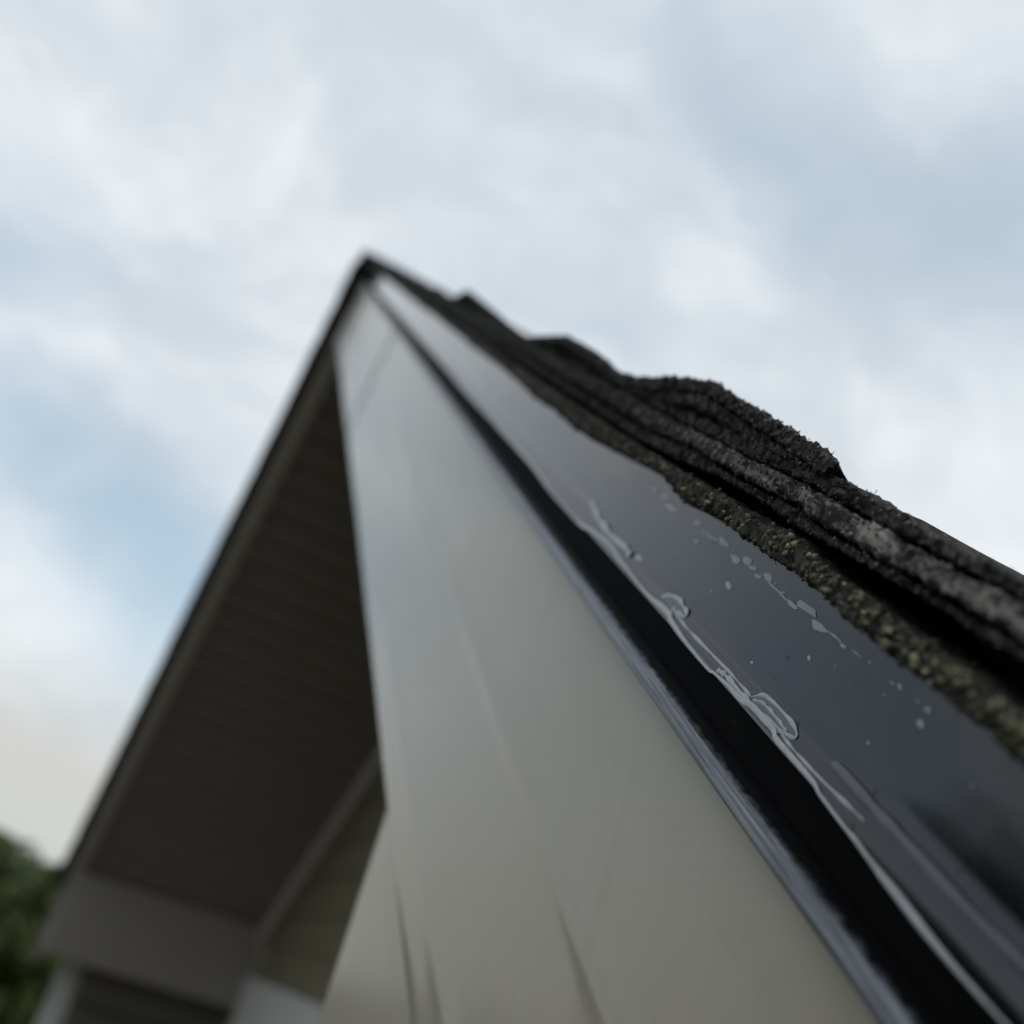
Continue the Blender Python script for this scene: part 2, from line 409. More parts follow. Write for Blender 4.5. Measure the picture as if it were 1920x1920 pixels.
M_SH_GREY = mat("shingle_weathered", rough=0.95, spec=0.2, build=shingle_build((0.026, 0.0245, 0.0240), (0.22, 0.21, 0.20), (0.36, 0.345, 0.315), 0.95, None, True))
M_SH_MOSS = mat("shingle_lichened", rough=0.95, spec=0.2, build=shingle_build((0.020, 0.0185, 0.0160), (0.13, 0.122, 0.105), (0.085, 0.080, 0.066), 0.6, (0.075, 0.071, 0.05)))
M_GRAN = mat("stone_granule", rough=0.8, spec=0.35, build=island_ramp([(0.0, (0.008, 0.008, 0.009)), (0.5, (0.035, 0.034, 0.033)), (0.85, (0.12, 0.118, 0.115)), (1.0, (0.34, 0.335, 0.32))]))
M_FIBRE = mat("felt_fibre", rough=0.8, spec=0.3, build=island_ramp([(0.0, (0.02, 0.019, 0.018)), (0.7, (0.07, 0.066, 0.055)), (1.0, (0.19, 0.18, 0.15))]))
M_LICH = mat("yellow_lichen", rough=0.9, spec=0.2, build=island_ramp([(0.0, (0.045, 0.043, 0.03)), (0.55, (0.16, 0.155, 0.10)), (1.0, (0.40, 0.385, 0.24))]))
M_DECK = mat("tarred_felt", (0.010, 0.0095, 0.009), 0.95, 0.1)
M_SIDING = mat("olive_siding", rough=0.7, spec=0.3, build=b_siding)
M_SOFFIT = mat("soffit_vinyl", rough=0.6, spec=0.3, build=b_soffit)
M_TRIM = mat("pale_trim_paint", (0.52, 0.53, 0.52), 0.5, 0.4)
M_TRIM2 = mat("clay_trim_paint", (0.50, 0.455, 0.42), 0.5, 0.4)
M_DARKWOOD = mat("dark_stained_wood", (0.115, 0.105, 0.09), 0.7, 0.3)
M_GROUND = mat("lawn", rough=0.95, spec=0.1, build=b_ground)
M_BARK = mat("bark", (0.06, 0.045, 0.032), 0.9, 0.2)
M_LEAF = mat("leaf", rough=0.6, spec=0.3, build=island_ramp([(0.0, (0.03, 0.054, 0.015)), (0.5, (0.065, 0.10, 0.028)), (1.0, (0.12, 0.145, 0.042))]))

# ------------------------------------------------------------------ scene helpers
GROUND_Z = -4.25
HOUSE_AT = Vector((0, 2.6, GROUND_Z))


def link(name, me, m, parent=None):
    o = bpy.data.objects.new(name, me)
    COL.objects.link(o)
    if m is not None:
        me.materials.append(m)
    if parent is not None:
        o.parent = parent
        if parent.type == "EMPTY":
            o.location = -Vector(parent.location)
    return o


def mesh(name, V, F, m, parent=None, smooth=False, fix=True):
    me = bpy.data.meshes.new(name)
    me.from_pydata([tuple(x) for x in V], [], F)
    if fix:
        bm = bmesh.new()
        bm.from_mesh(me)
        bmesh.ops.recalc_face_normals(bm, faces=bm.faces)
        bm.to_mesh(me)
        bm.free()
    if smooth:
        me.polygons.foreach_set("use_smooth", [True] * len(me.polygons))
    me.update()
    return link(name, me, m, parent)


def fastmesh(name, V, F, m, parent=None, smooth=False):
    """V (n,3), F (k,q) arrays of equal-sized faces"""
    V = np.asarray(V, np.float32)
    F = np.asarray(F, np.int32)
    me = bpy.data.meshes.new(name)
    me.vertices.add(len(V))
    me.vertices.foreach_set("co", V.ravel())
    k, q = F.shape
    me.loops.add(k * q)
    me.loops.foreach_set("vertex_index", F.ravel())
    me.polygons.add(k)
    me.polygons.foreach_set("loop_start", np.arange(0, k * q, q, dtype=np.int32))
    me.polygons.foreach_set("loop_total", np.full(k, q, np.int32))
    if smooth:
        me.polygons.foreach_set("use_smooth", np.ones(k, bool))
    me.update(calc_edges=True)
    me.validate()
    return link(name, me, m, parent)


def rk(s, v, y, side=1):
    """rake coordinates -> world"""
    return (side * (s * CT - v * ST), y, -s * ST - v * CT)


def rka(s, v, y, side=1):
    return np.stack([side * (s * CT - v * ST), y + 0 * s, -s * ST - v * CT], -1)


def box(name, x0, x1, y0, y1, z0, z1, m, parent=None, bev=0.0):
    bm = bmesh.new()
    vs_ = [bm.verts.new((x, y, z)) for z in (z0, z1) for y in (y0, y1) for x in (x0, x1)]
    for f in ((0, 1, 3, 2), (4, 6, 7, 5), (0, 4, 5, 1), (2, 3, 7, 6), (0, 2, 6, 4), (1, 5, 7, 3)):
        bm.faces.new([vs_[i] for i in f])
    if bev:
        bmesh.ops.bevel(bm, geom=bm.edges[:], offset=bev, segments=2, affect="EDGES", profile=0.6)
    bmesh.ops.recalc_face_normals(bm, faces=bm.faces)
    me = bpy.data.meshes.new(name)
    bm.to_mesh(me)
    bm.free()
    return link(name, me, m, parent)


XE = 1.93          # plumb cut at the eave
VLOW = 0.2038      # fascia bottom below the roof line
XB = 1.535         # wall corner / inner face of the boxed return
ZB = -1.593        # underside of the boxed return
YW = 0.608         # gable wall face


def s_apex(v):
    return v * TT


def s_end(v):
    return (XE + v * ST) / CT


def hsh(ix, iy, iz, seed):
    h = (ix.astype(np.int64) * 374761393 + iy.astype(np.int64) * 668265263 + iz.astype(np.int64) * 2147483647 + seed * 1274126177) & 0xFFFFFFFF
    h = ((h ^ (h >> 13)) * 1274126177) & 0xFFFFFFFF
    h = ((h ^ (h >> 16)) * 2246822519) & 0xFFFFFFFF
    h = h ^ (h >> 15)
    return (h & 0xFFFFFF) / float(0x1000000)


def vnoise(P, size, seed=0):
    q = np.asarray(P) / size
    i = np.floor(q).astype(np.int64)
    f = q - i
    f = f * f * (3 - 2 * f)
    r = 0
    for dx in (0, 1):
        for dy in (0, 1):
            for dz in (0, 1):
                w = (f[..., 0] if dx else 1 - f[..., 0]) * (f[..., 1] if dy else 1 - f[..., 1]) * (f[..., 2] if dz else 1 - f[..., 2])
                r = r + w * hsh(i[..., 0] + dx, i[..., 1] + dy, i[..., 2] + dz, seed)
    return r - 0.5


def worley(P, size, seed=0):
    q = np.asarray(P) / size
    i = np.floor(q).astype(np.int64)
    best = np.full(q.shape[:-1], 9.0)
    for dx in (-1, 0, 1):
        for dy in (-1, 0, 1):
            for dz in (-1, 0, 1):
                c = i + np.array([dx, dy, dz])
                o = np.stack([hsh(c[..., 0], c[..., 1], c[..., 2], seed + k) for k in (11, 23, 37)], -1)
                best = np.minimum(best, (((c + o) - q) ** 2).sum(-1))
    return np.sqrt(best)


def sweep(name, prof, m, parent, side=1, n=200, closed=True, wave=0.0, s0=None, s1=None, smooth=True, sharp=35):
    """prof: list of (y mm, v mm) swept down the rake between the plumb cuts"""
    prof = np.array(prof, float) / 1000.0
    k = len(prof)
    u = np.linspace(0, 1, n)[:, None]
    v = prof[None, :, 1] + 0 * u
    y = prof[None, :, 0] + 0 * u
    a = s_apex(v) if s0 is None else s0 + 0 * v
    e = s_end(v) if s1 is None else s1 + 0 * v
    s = a + (e - a) * u
    if wave:
        wv = vnoise(np.stack([s, v * 2.5, 0 * v], -1), 0.16, 5) + 0.5 * vnoise(np.stack([s, v * 3, 0 * v], -1), 0.06, 6)
        y = y + wave * wv * (np.abs(y) < 0.003)
    P = rka(s, v, y, side).reshape(-1, 3)
    F = []
    kk = k if closed else k - 1
    for i in range(n - 1):
        for j in range(kk):
            j2 = (j + 1) % k
            F.append((i * k + j, i * k + j2, (i + 1) * k + j2, (i + 1) * k + j))
    if closed:
        F.append(tuple(range(k)))
        F.append(tuple((n - 1) * k + j for j in range(k)))
    o = mesh(name, P, F, m, parent, smooth)
    if smooth and sharp:
        o.data.set_sharp_from_angle(angle=R(sharp))
    return o


# ------------------------------------------------------------------ ground
g = []
NG = 48
rad = [0, 6, 15, 40, 110, 320, 900, 2400]
V = [(0, 0, GROUND_Z)]
for r_ in rad[1:]:
    for k in range(NG):
        a = 2 * math.pi * k / NG
        V.append((r_ * math.cos(a), r_ * math.sin(a), GROUND_Z + (0.0 if r_ < 10 else 0.12 * math.sin(3 * a + r_))))
F = [(0, 1 + k, 1 + (k + 1) % NG) for k in range(NG)]
for i in range(len(rad) - 2):
    for k in range(NG):
        A = 1 + i * NG
        F.append((A + k, A + NG + k, A + NG + (k + 1) % NG, A + (k + 1) % NG))
gr = mesh("ground", V, F, M_GROUND, None, True)
gr["kind"] = "structure"
gr["label"] = "dark green lawn around the house"

# ------------------------------------------------------------------ house
house = bpy.data.objects.new("house", None)
COL.objects.link(house)
house.location = HOUSE_AT
house["label"] = "gabled house with clay fascia, black drip edge and worn dark shingles"
house["category"] = "house"

# --- walls: clapboards, trim
def zl(x, v=VLOW):
    return -abs(x) * TT - v / CT


wall = mesh("gable_wall", [(-XB, YW + 0.03, GROUND_Z), (XB, YW + 0.03, GROUND_Z), (XB, YW + 0.03, zl(XB) + 0.12), (0, YW + 0.03, zl(0) + 0.12), (-XB, YW + 0.03, zl(XB) + 0.12),
                           (-XB, 4.6, GROUND_Z), (XB, 4.6, GROUND_Z), (XB, 4.6, zl(XB) + 0.12), (0, 4.6, zl(0) + 0.12), (-XB, 4.6, zl(XB) + 0.12)],
            [(0, 1, 2, 3, 4), (9, 8, 7, 6, 5), (0, 5, 6, 1), (1, 6, 7, 2), (4, 9, 5, 0), (2, 7, 8, 3), (3, 8, 9, 4)], M_SIDING, house)


def clapboard(z0, z1):
    x0 = min(XB, max(0.02, (-z0 - VLOW / CT) / TT))
    x1 = min(XB, max(0.02, (-z1 - VLOW / CT) / TT))
    ya, yb, yc = YW + 0.007, YW + 0.014, YW + 0.0295
    V = [(-x0, ya, z0), (x0, ya, z0), (x1, yb, z1), (-x1, yb, z1), (-x0, yc, z0), (x0, yc, z0), (x1, yc, z1), (-x1, yc, z1)]
    mesh("clapboard", V, [(0, 1, 2, 3), (7, 6, 5, 4), (0, 4, 5, 1), (2, 6, 7, 3), (1, 5, 6, 2), (0, 3, 7, 4)], M_SIDING, wall).location = (0, 0, 0)


z = -1.494
while z < -0.42:
    clapboard(z, z + 0.104)
    z += 0.102
z = -1.72
while z > GROUND_Z + 0.15:
    clapboard(z - 0.102, z + 0.002)
    z -= 0.102
box("band_board", -XB - 0.004, XB + 0.004, YW - 0.012, YW + 0.03, -1.718, -1.495, M_TRIM, wall, 0.004)
for sx in (-1, 1):
    box("corner_board", min(sx * (XB + 0.016), sx * (XB - 0.08)), max(sx * (XB + 0.016), sx * (XB - 0.08)), YW - 0.016, YW + 0.08, GROUND_Z, -1.72, M_TRIM, wall, 0.004)

# --- boxed eave returns, soffits, frieze
for side in (1, -1):
    xt = (-ZB - VLOW / CT) / TT
    prof = [(XB, zl(XB) + 0.004), (XB, ZB), (xt + 0.015, ZB), (xt + 0.015, zl(xt + .015) + 0.004)]
    V = [(side * x, y, z_) for y in (0.0032, YW - 0.002) for x, z_ in prof]
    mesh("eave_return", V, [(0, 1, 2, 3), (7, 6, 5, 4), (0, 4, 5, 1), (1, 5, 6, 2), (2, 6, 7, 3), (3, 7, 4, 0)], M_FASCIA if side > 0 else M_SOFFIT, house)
    # long side eave box behind the return
    V = [(side * x, y, z_) for y in (YW + 0.002, 4.7) for x, z_ in prof]
    mesh("eave_box", V, [(0, 1, 2, 3), (7, 6, 5, 4), (0, 4, 5, 1), (1, 5, 6, 2), (2, 6, 7, 3), (3, 7, 4, 0)], M_TRIM2, house)
    # rake soffit: folded panels with V grooves running in from the edge
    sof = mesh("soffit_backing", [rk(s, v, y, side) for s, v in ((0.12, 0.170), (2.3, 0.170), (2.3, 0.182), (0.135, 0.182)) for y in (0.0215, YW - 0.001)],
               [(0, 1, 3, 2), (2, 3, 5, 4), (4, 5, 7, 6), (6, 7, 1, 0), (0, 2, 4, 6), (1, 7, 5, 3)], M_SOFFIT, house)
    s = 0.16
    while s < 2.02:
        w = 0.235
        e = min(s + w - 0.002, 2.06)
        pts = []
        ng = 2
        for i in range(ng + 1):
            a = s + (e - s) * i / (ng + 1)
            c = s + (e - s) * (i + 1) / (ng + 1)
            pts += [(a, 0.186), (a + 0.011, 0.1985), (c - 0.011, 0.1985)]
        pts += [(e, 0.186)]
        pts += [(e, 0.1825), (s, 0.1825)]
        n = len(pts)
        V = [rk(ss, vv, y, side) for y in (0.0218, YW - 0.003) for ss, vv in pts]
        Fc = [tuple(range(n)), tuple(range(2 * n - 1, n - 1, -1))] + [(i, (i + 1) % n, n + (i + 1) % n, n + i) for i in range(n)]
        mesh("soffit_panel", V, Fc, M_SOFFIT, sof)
        s += w
    # frieze moulding where soffit meets wall
    V = [rk(ss, vv, y, side) for ss in (0.25, 2.06) for vv, y in ((0.199, YW - 0.022), (0.236, YW - 0.022), (0.242, YW - 0.014), (0.242, YW + 0.0005), (0.199, YW + 0.0005))]
    mesh("frieze_moulding", V, [(0, 1, 2, 3, 4), (9, 8, 7, 6, 5)] + [(i, (i + 1) % 5, 5 + (i + 1) % 5, 5 + i) for i in range(5)], M_TRIM2, house)

# --- porch post and beam under the far return
pz = ZB - 0.001
post = box("post", -1.785, -1.722, 0.085, 0.148, GROUND_Z, pz, M_TRIM, house, 0.005)
box("post_base", -1.802, -1.705, 0.068, 0.165, GROUND_Z, GROUND_Z + 0.14, M_TRIM, post, 0.004)
beam = box("beam", -1.76, -1.66, 0.150, YW - 0.003, pz - 0.10, pz, M_DARKWOOD, house, 0.004)
for k in range(5):
    box("plank", -1.73, -1.705, 0.152 + k * 0.0905, 0.152 + k * 0.0905 + 0.0885, GROUND_Z, pz - 0.10, M_DARKWOOD, beam, 0.003)

# --- rake fascia: bent clay-coloured sheet with two stiffening ridges
FP = [(0.5, 56), (0.0, 59), (0, 66), (0, 74), (0, 84), (0, 94), (0, 104), (0, 112), (-0.05, 113.0), (-0.2, 116.0), (-0.48, 119.0), (-0.64, 121.0), (-0.58, 122.4), (-0.28, 124.0), (0.12, 125.8), (0.34, 128.4),
      (0.4, 134), (0.4, 145), (0.4, 156), (0.4, 168), (0.38, 176), (0.2, 179.6), (0.0, 182.0), (-0.08, 183.2), (-0.02, 184.5), (0.16, 186.4), (0.42, 188.6), (0.55, 191), (0.6, 196), (0.8, 201.5), (1.5, 203.2), (2.6, 203.9),
      (21, 203.9), (21, 199), (21, 56)]
fr = sweep("rake_fascia", FP, M_FASCIA, house, 1, 420, wave=0.0006, sharp=50)
FPL = [q for q in FP if q[1] < 188 and q[0] < 40] + [(0.5, 190), (-2, 193), (-7, 197), (-11, 200), (-12.5, 202), (-12.5, 204.4), (21, 204.4), (21, 56)]
fl = sweep("rake_fascia", FPL, M_TRIM2, house, -1, 120, wave=0.0006, sharp=50)
fl["label"] = "far clay fascia board seen edge-on"
# upper fascia sheet lapped over the lower one
FQ = [q for q in FP if 66 <= q[1] <= 201.6 and q[0] < 10]
sweep("lap_sheet", [(y - 1.1, v) for y, v in FQ] + [(y - 0.25, v) for y, v in FQ[::-1]], M_FASCIA, fr, 1, 160, wave=0.0006, s1=1.18, sharp=50).location = (0, 0, 0)

# --- drip edge
def flange_y(vmm):
    return float(np.interp(vmm, [14, 43.6, 44.6, 45.6, 46.8, 48.0, 49.0, 49.8, 50.3, 51], [-1.5, -1.5, -1.75, -2.3, -3.2, -3.8, -3.8, -3.3, -2.6, -2.2])) / 1000.0


DP = [(-1.5, 17.4), (-1.5, 21), (-1.5, 27), (-1.5, 34), (-1.5, 40), (-1.5, 43.6), (-1.75, 44.6), (-2.3, 45.6), (-3.2, 46.8), (-3.8, 48.0), (-3.8, 49.0), (-3.3, 49.8), (-2.5, 50.2), (-0.8, 50.0), (-0.8, 17.4)]
CP = [(-2.3, 49.9), (-2.15, 51), (-2.0, 54), (-2.0, 56.5), (-2.2, 58.2), (-0.8, 58.2), (-0.8, 49.9)]
HP = [(-2.25, 57.6), (-3.4, 59.3), (-5.2, 60.2), (-6.4, 61.3), (-6.9, 62.5), (-6.8, 63.6), (-6.2, 64.5), (-5.2, 65.1), (-4.2, 65.2), (-3.4, 64.7), (-3.1, 63.7), (-2.6, 62.3), (-0.9, 61.7), (-0.9, 57.6)]
drips = {}
for side in (1, -1):
    d = sweep("drip_edge", DP, M_BLACK, house, side, 400 if side > 0 else 90, sharp=60)
    d["label"] = "glossy black metal drip edge with sealant and paint flecks" if side > 0 else "far black drip edge along the other slope"
    sweep("channel", CP, M_CHANNEL, d, side, 60, sharp=40).location = (0, 0, 0)
    sweep("hem", HP, M_HEM, d, side, 200, sharp=60).location = (0, 0, 0)
    drips[side] = d
drip = drips[1]


def catmull(P, n=6):
    P = [np.array(p, float) for p in P]
    P = [2 * P[0] - P[1]] + P + [2 * P[-1] - P[-2]]
    out = []
    for i in range(1, len(P) - 2):
        for k in range(n):
            t = k / n
            out.append(0.5 * (2 * P[i] + (P[i + 1] - P[i - 1]) * t + (2 * P[i - 1] - 5 * P[i] + 4 * P[i + 1] - P[i + 2]) * t * t + (3 * P[i] - P[i - 1] - 3 * P[i + 1] + P[i + 2]) * t ** 3))
    out.append(P[-2])
    return out


def tube(name, pts, radf, m, parent, seg=10, flat=1.0):
    pts = [Vector(p) for p in pts]
    V, F = [], []
    n = len(pts)
    for i, p in enumerate(pts):
        d_ = (pts[min(i + 1, n - 1)] - pts[max(i - 1, 0)]).normalized()
        a = Vector((0, 1, 0))
        c = d_.cross(a).normalized()
        a = c.cross(d_).normalized()
        r_ = radf(i / (n - 1))
        for k in range(seg):
            t = 2 * math.pi * k / seg
            V.append(p + c * (r_ * math.cos(t)) + a * (r_ * flat * math.sin(t)))
    for i in range(n - 1):
        for k in range(seg):
            F.append((i * seg + k, i * seg + (k + 1) % seg, (i + 1) * seg + (k + 1) % seg, (i + 1) * seg + k))
    F.append(tuple(range(seg)))
    F.append(tuple((n - 1) * seg + k for k in range(seg)))
    return mesh(name, V, F, m, parent, True)


BR = {'bead_main': 0.6, 'b1': 1.1, 'b2': 0.7, 'b3': 0.36, 'b4': 0.6, 'b5': 0.45, 'b6': 0.4, 'b7': 0.3, 'bend_sheen': 1.15}
BEADS['bead_main'] = [(1.2, 48.6), (1.45, 49.2), (1.62, 48.4), (1.80, 49.4), (1.93, 48.3)] + BEADS['bead_main']
for key, P in BEADS.items():
    C = catmull(P, 6)
    pts = [rk(s, v / 1000, flange_y(v) - 0.0002) for s, v in C]
    base = BR[key] / 1000.0
    ph = random.random() * 9

    def rf(t, base=base, ph=ph, key=key):
        r_ = base * (1 + (0.35 * math.sin(9 * t * 3 + ph) + 0.2 * math.sin(41 * t + ph)) * (0.25 if key == 'bend_sheen' else 1))
        cap = min(1.0, (t + 0.004) * 14) if key != 'bend_sheen' else min(1.0, (t + 0.01) * 9)
        cap2 = min(1.0, (1.004 - t) * 22)
        return max(0.05e-3, r_ * math.sqrt(max(0.0, cap * cap2)))
    o = tube("sealant_and_sheen_bead", pts, rf, M_SEAL if key != 'bend_sheen' else M_BEND_SHEEN, drip, 12, {'b1': 0.14, 'b2': 0.15, 'bend_sheen': 0.4}.get(key, 0.24))  # strands are sealant, except the one painting the bend's highlight

FILMS = [BEADS['b5'], BEADS['b2']]
for P in FLECKS + FILMS:
    c0 = np.mean(np.array(P), 0)
    ring = []
    for i in range(len(P)):
        a = np.array(P[i]); e = np.array(P[(i + 1) % len(P)])
        for t in (0.0, 0.5):
            q = a + (e - a) * t
            q = q + (q - c0) * (random.uniform(-0.12, 0.1))
            ring.append(q)
    n = len(ring)
    fz = lambda v: min(0.0, flange_y(v) + 0.0015)
    V = [rk(s, v / 1000, -0.00160 - 0.00003 * random.random() + fz(v)) for s, v in ring] + [rk(c0[0] + (s - c0[0]) * 1.03, (c0[1] + (v - c0[1]) * 1.03) / 1000, -0.00135) for s, v in ring]
    V.append(rk(c0[0], c0[1] / 1000, -0.00166 + fz(c0[1])))
    Fc = [(i, (i + 1) % n, 2 * n) for i in range(n)] + [(i, n + i, n + (i + 1) % n, (i + 1) % n) for i in range(n)] + [tuple(range(2 * n - 1, n - 1, -1))]
    mesh("paint_fleck" if P not in FILMS else "sealant_film", V, Fc, M_FLECK if P not in FILMS else M_FILM, drip)

# ------------------------------------------------------------------ roof
roofV = []
DV0, DV1 = 0.0165, 0.055
pr = [(0, 0.004, DV0)]
V = []
for y in (0.004, 4.75):
    V += [(0, y, -DV0 / CT), rk(s_end(DV0) - 0.004, DV0, y, 1), rk(s_end(DV1) - 0.004, DV1, y, 1), (0, y, -DV1 / CT), rk(s_end(DV1) - 0.004, DV1, y, -1), rk(s_end(DV0) - 0.004, DV0, y, -1)]
roof = mesh("roof", V, [tuple(range(6)), tuple(range(11, 5, -1))] + [(i, (i + 1) % 6, 6 + (i + 1) % 6, 6 + i) for i in range(6)], M_DECK, house)
SEND = 2.385
for side in (1, -1):
    V = [rk(s_, v_, y, side) for y in (0.016, 4.74) for s_, v_ in ((0.06, 0.0090), (2.38, 0.0090), (2.38, 0.0162), (0.06, 0.0162))]
    mesh("underlayment", V, [(0, 1, 2, 3), (7, 6, 5, 4), (0, 4, 5, 1), (1, 5, 6, 2), (2, 6, 7, 3), (3, 7, 4, 0)], M_DECK, roof)


def tab(T, s):
    a = np.array(T, float)
    o = np.argsort(a[:, 0])
    return np.interp(s, a[o, 0], a[o, 1])


def saw(s, period=0.1665, ref=1.659):
    return ((ref - s) / period) % 1.0       # 0 at a butt, growing up the slope


def t_top(s):
    base = tab(T_TOP2, s)
    far = np.clip((1.62 - s) / 0.05, 0, 1)
    return base - far * 3.2 * (1 - saw(s)) ** 2 + far * 1.0


def l0_bot(s):
    near = tab(L0_BOT, s)
    far = np.clip((1.83 - s) / 0.05, 0, 1)
    P = np.stack([s, 0 * s, 0 * s], -1)
    return near + far * 2.2 * vnoise(P, 0.09, 3)


def l0_top(s):
    return tab([(0, 16.8)] + L0_TOP + [(2.4, 16.4)], s)


def l1_bot(s):
    return tab([(0, 13.5), (1.9, 13.8)] + L1_BOT + [(2.4, 9.2)], s)


def l2_bot(s):
    return tab([(0, 8.5), (1.9, 8.8)] + L2_BOT + [(2.4, 7.8)], s)


def l2_top(s):
    return tab([(0, 3.5), (1.9, 4.0)] + L2_TOP + [(2.4, 3.2)], s)


def t2_top(s):
    return tab([(0, 2.6), (2.0, 2.6), (2.1, 0.6), (2.235, -1.2), (2.253, -1.7), (2.282, -0.4), (2.3, 0.0), (2.4, 0.1)], s)


T_TOP2 = [(0.03, -4.1), (1.60, 1.0), (1.662, -8.8), (1.70, -7.5), (1.925, 2.4), (2.001, -6.6), (2.05, -5.2), (2.108, -2.4), (2.148, -8.2), (2.171, -10.8), (2.211, -8.0), (2.2545, -4.7)]
NOSE_POOL = []


def layer(sa, sb, ftop, fbot, ynose, m, side=1, yin=0.07, detail=True, amp=1.0, seed=0, tip=0.0, flat=None):
    """one shingle of the stack along the rake: a slab with a frayed rounded edge"""
    st = []
    s = sa
    while s < sb:
        st.append(s)
        s += (0.00055 if (detail and s > 2.02) else (0.0015 if (detail and s > 1.85) else 0.006))
    st.append(sb)
    S = np.array(st)
    top = ftop(S) / 1000.0
    bot = fbot(S) / 1000.0
    thick = np.maximum(bot - top, 0.0012)
    if tip:      # butt end thins to a blunt lip
        k = np.clip((sb - S) / tip, 0, 1)
        thick = thick * (0.35 + 0.65 * k ** 0.6)
    bot = top + thick
    mid = 0.5 * (top + bot)
    h = 0.5 * thick
    yw = np.full_like(S, ynose) + 0.0022 * vnoise(np.stack([S, 0 * S, 0 * S], -1), 0.045, 40 + seed) + 0.0014 * vnoise(np.stack([S, 0 * S, 0 * S], -1), 0.014, 60 + seed)
    nn = 22 if detail else 8
    ang = np.linspace(math.pi / 2, -math.pi / 2, nn)
    ycs = [yin, 0.03, 0.012, 0.007, 0.003, -0.001, -0.004] if detail else [yin, 0.03, 0.012, 0.003]
    ycs = [max(q, ynose + 0.0085 - 0.0005 * i_) for i_, q in enumerate(ycs)]
    cols = []
    def settle(yc, vv, lift):
        if flat is None:
            return vv
        k = min(1.0, max(0.0, (yc - ynose - 0.0025) / 0.0085))
        k = k * k * (3 - 2 * k)
        return vv * (1 - k) + k * np.maximum(vv, (flat + lift) / 1000.0)
    for yc in ycs:
        cols.append((np.full_like(S, yc), settle(yc, top, 0.0)))
    hr = np.minimum(h * 1.15, 0.0035)
    for a in ang:
        ca, sa_ = math.cos(a), math.sin(a)
        cols.append((yw + hr - hr * (abs(ca) ** 0.5), mid - h * np.sign(sa_) * (abs(sa_) ** 0.5)))
    for yc in ycs[::-1]:
        cols.append((np.full_like(S, yc), settle(yc, bot, 3.0)))
    Y = np.stack([c[0] for c in cols], 1)
    Vv = np.stack([c[1] for c in cols], 1)
    SS = S[:, None] + 0 * Y
    n, k = Y.shape
    P = np.stack([SS, Vv, Y], -1)
    # normals in the (y, v) plane
    dY = np.gradient(Y, axis=1)
    dV = np.gradient(Vv, axis=1)
    L = np.sqrt(dY ** 2 + dV ** 2) + 1e-9
    NY, NV = dV / L, -dY / L
    sgn = np.sign((NY * (Y - 0.02)).sum())          # outward is towards -y at the nose
    NY, NV = NY * sgn, NV * sgn
    PP = np.stack([SS, Vv * 1.0, Y], -1) + np.array([0, 0.137 * seed, 0])
    w = np.clip((0.02 - Y) / 0.012, 0, 1)
    dsp = 0.0006 * vnoise(PP, 0.009, seed + 1) + 0.0007 * vnoise(PP, 0.0032, seed + 2)
    if detail:
        dsp = dsp + 0.0012 * (0.42 - worley(PP * np.array([1, 1, 1]), 0.0017, seed + 5)) + 0.0007 * vnoise(PP, 0.0011, seed + 3)
    dsp = dsp * amp * w
    if tip:
        we = np.clip((SS - (sb - 0.012)) / 0.012, 0, 1)
        SS = SS + we * (0.007 * vnoise(PP * np.array([0.2, 1, 1]), 0.0045, seed + 8) + 0.004 * vnoise(PP * np.array([0.2, 1, 1]), 0.0016, seed + 9) - 0.002)
    Y2 = Y + NY * dsp
    V2 = Vv + NV * dsp
    X = rka(SS, V2, Y2, side)
    idx = np.arange(n * k).reshape(n, k)
    a0 = idx[:-1]
    a1 = idx[1:]
    j2 = np.roll(np.arange(k), -1)
    Fq = np.stack([a0, a0[:, j2], a1[:, j2], a1], -1).reshape(-1, 4)
    if side < 0:
        Fq = Fq[:, ::-1]
    # end caps as quads across the loop
    caps = []
    for row, fl_ in ((idx[0], False), (idx[-1], True)):
        for i in range(k // 2 - 1):
            q4 = [row[i], row[i + 1], row[k - 2 - i], row[k - 1 - i]]
            caps.append(q4[::-1] if fl_ else q4)
    caps = np.array(caps)
    if side < 0:
        caps = caps[:, ::-1]
    Fq = np.concatenate([Fq, caps])
    o = fastmesh("shingle", X.reshape(-1, 3), Fq, m, roof, smooth=False)
    bm = bmesh.new()
    bm.from_mesh(o.data)
    bmesh.ops.recalc_face_normals(bm, faces=bm.faces)
    bm.to_mesh(o.data)
    bm.free()
    if detail:
        o.data.polygons.foreach_set("use_smooth", np.ones(len(o.data.polygons), bool))
        sel = (SS > 2.0) & (Y2 < 0.0)
        NOSE_POOL.append((X[sel], np.stack([np.zeros(sel.sum()), NY[sel], NV[sel]], -1), seed))
    return o


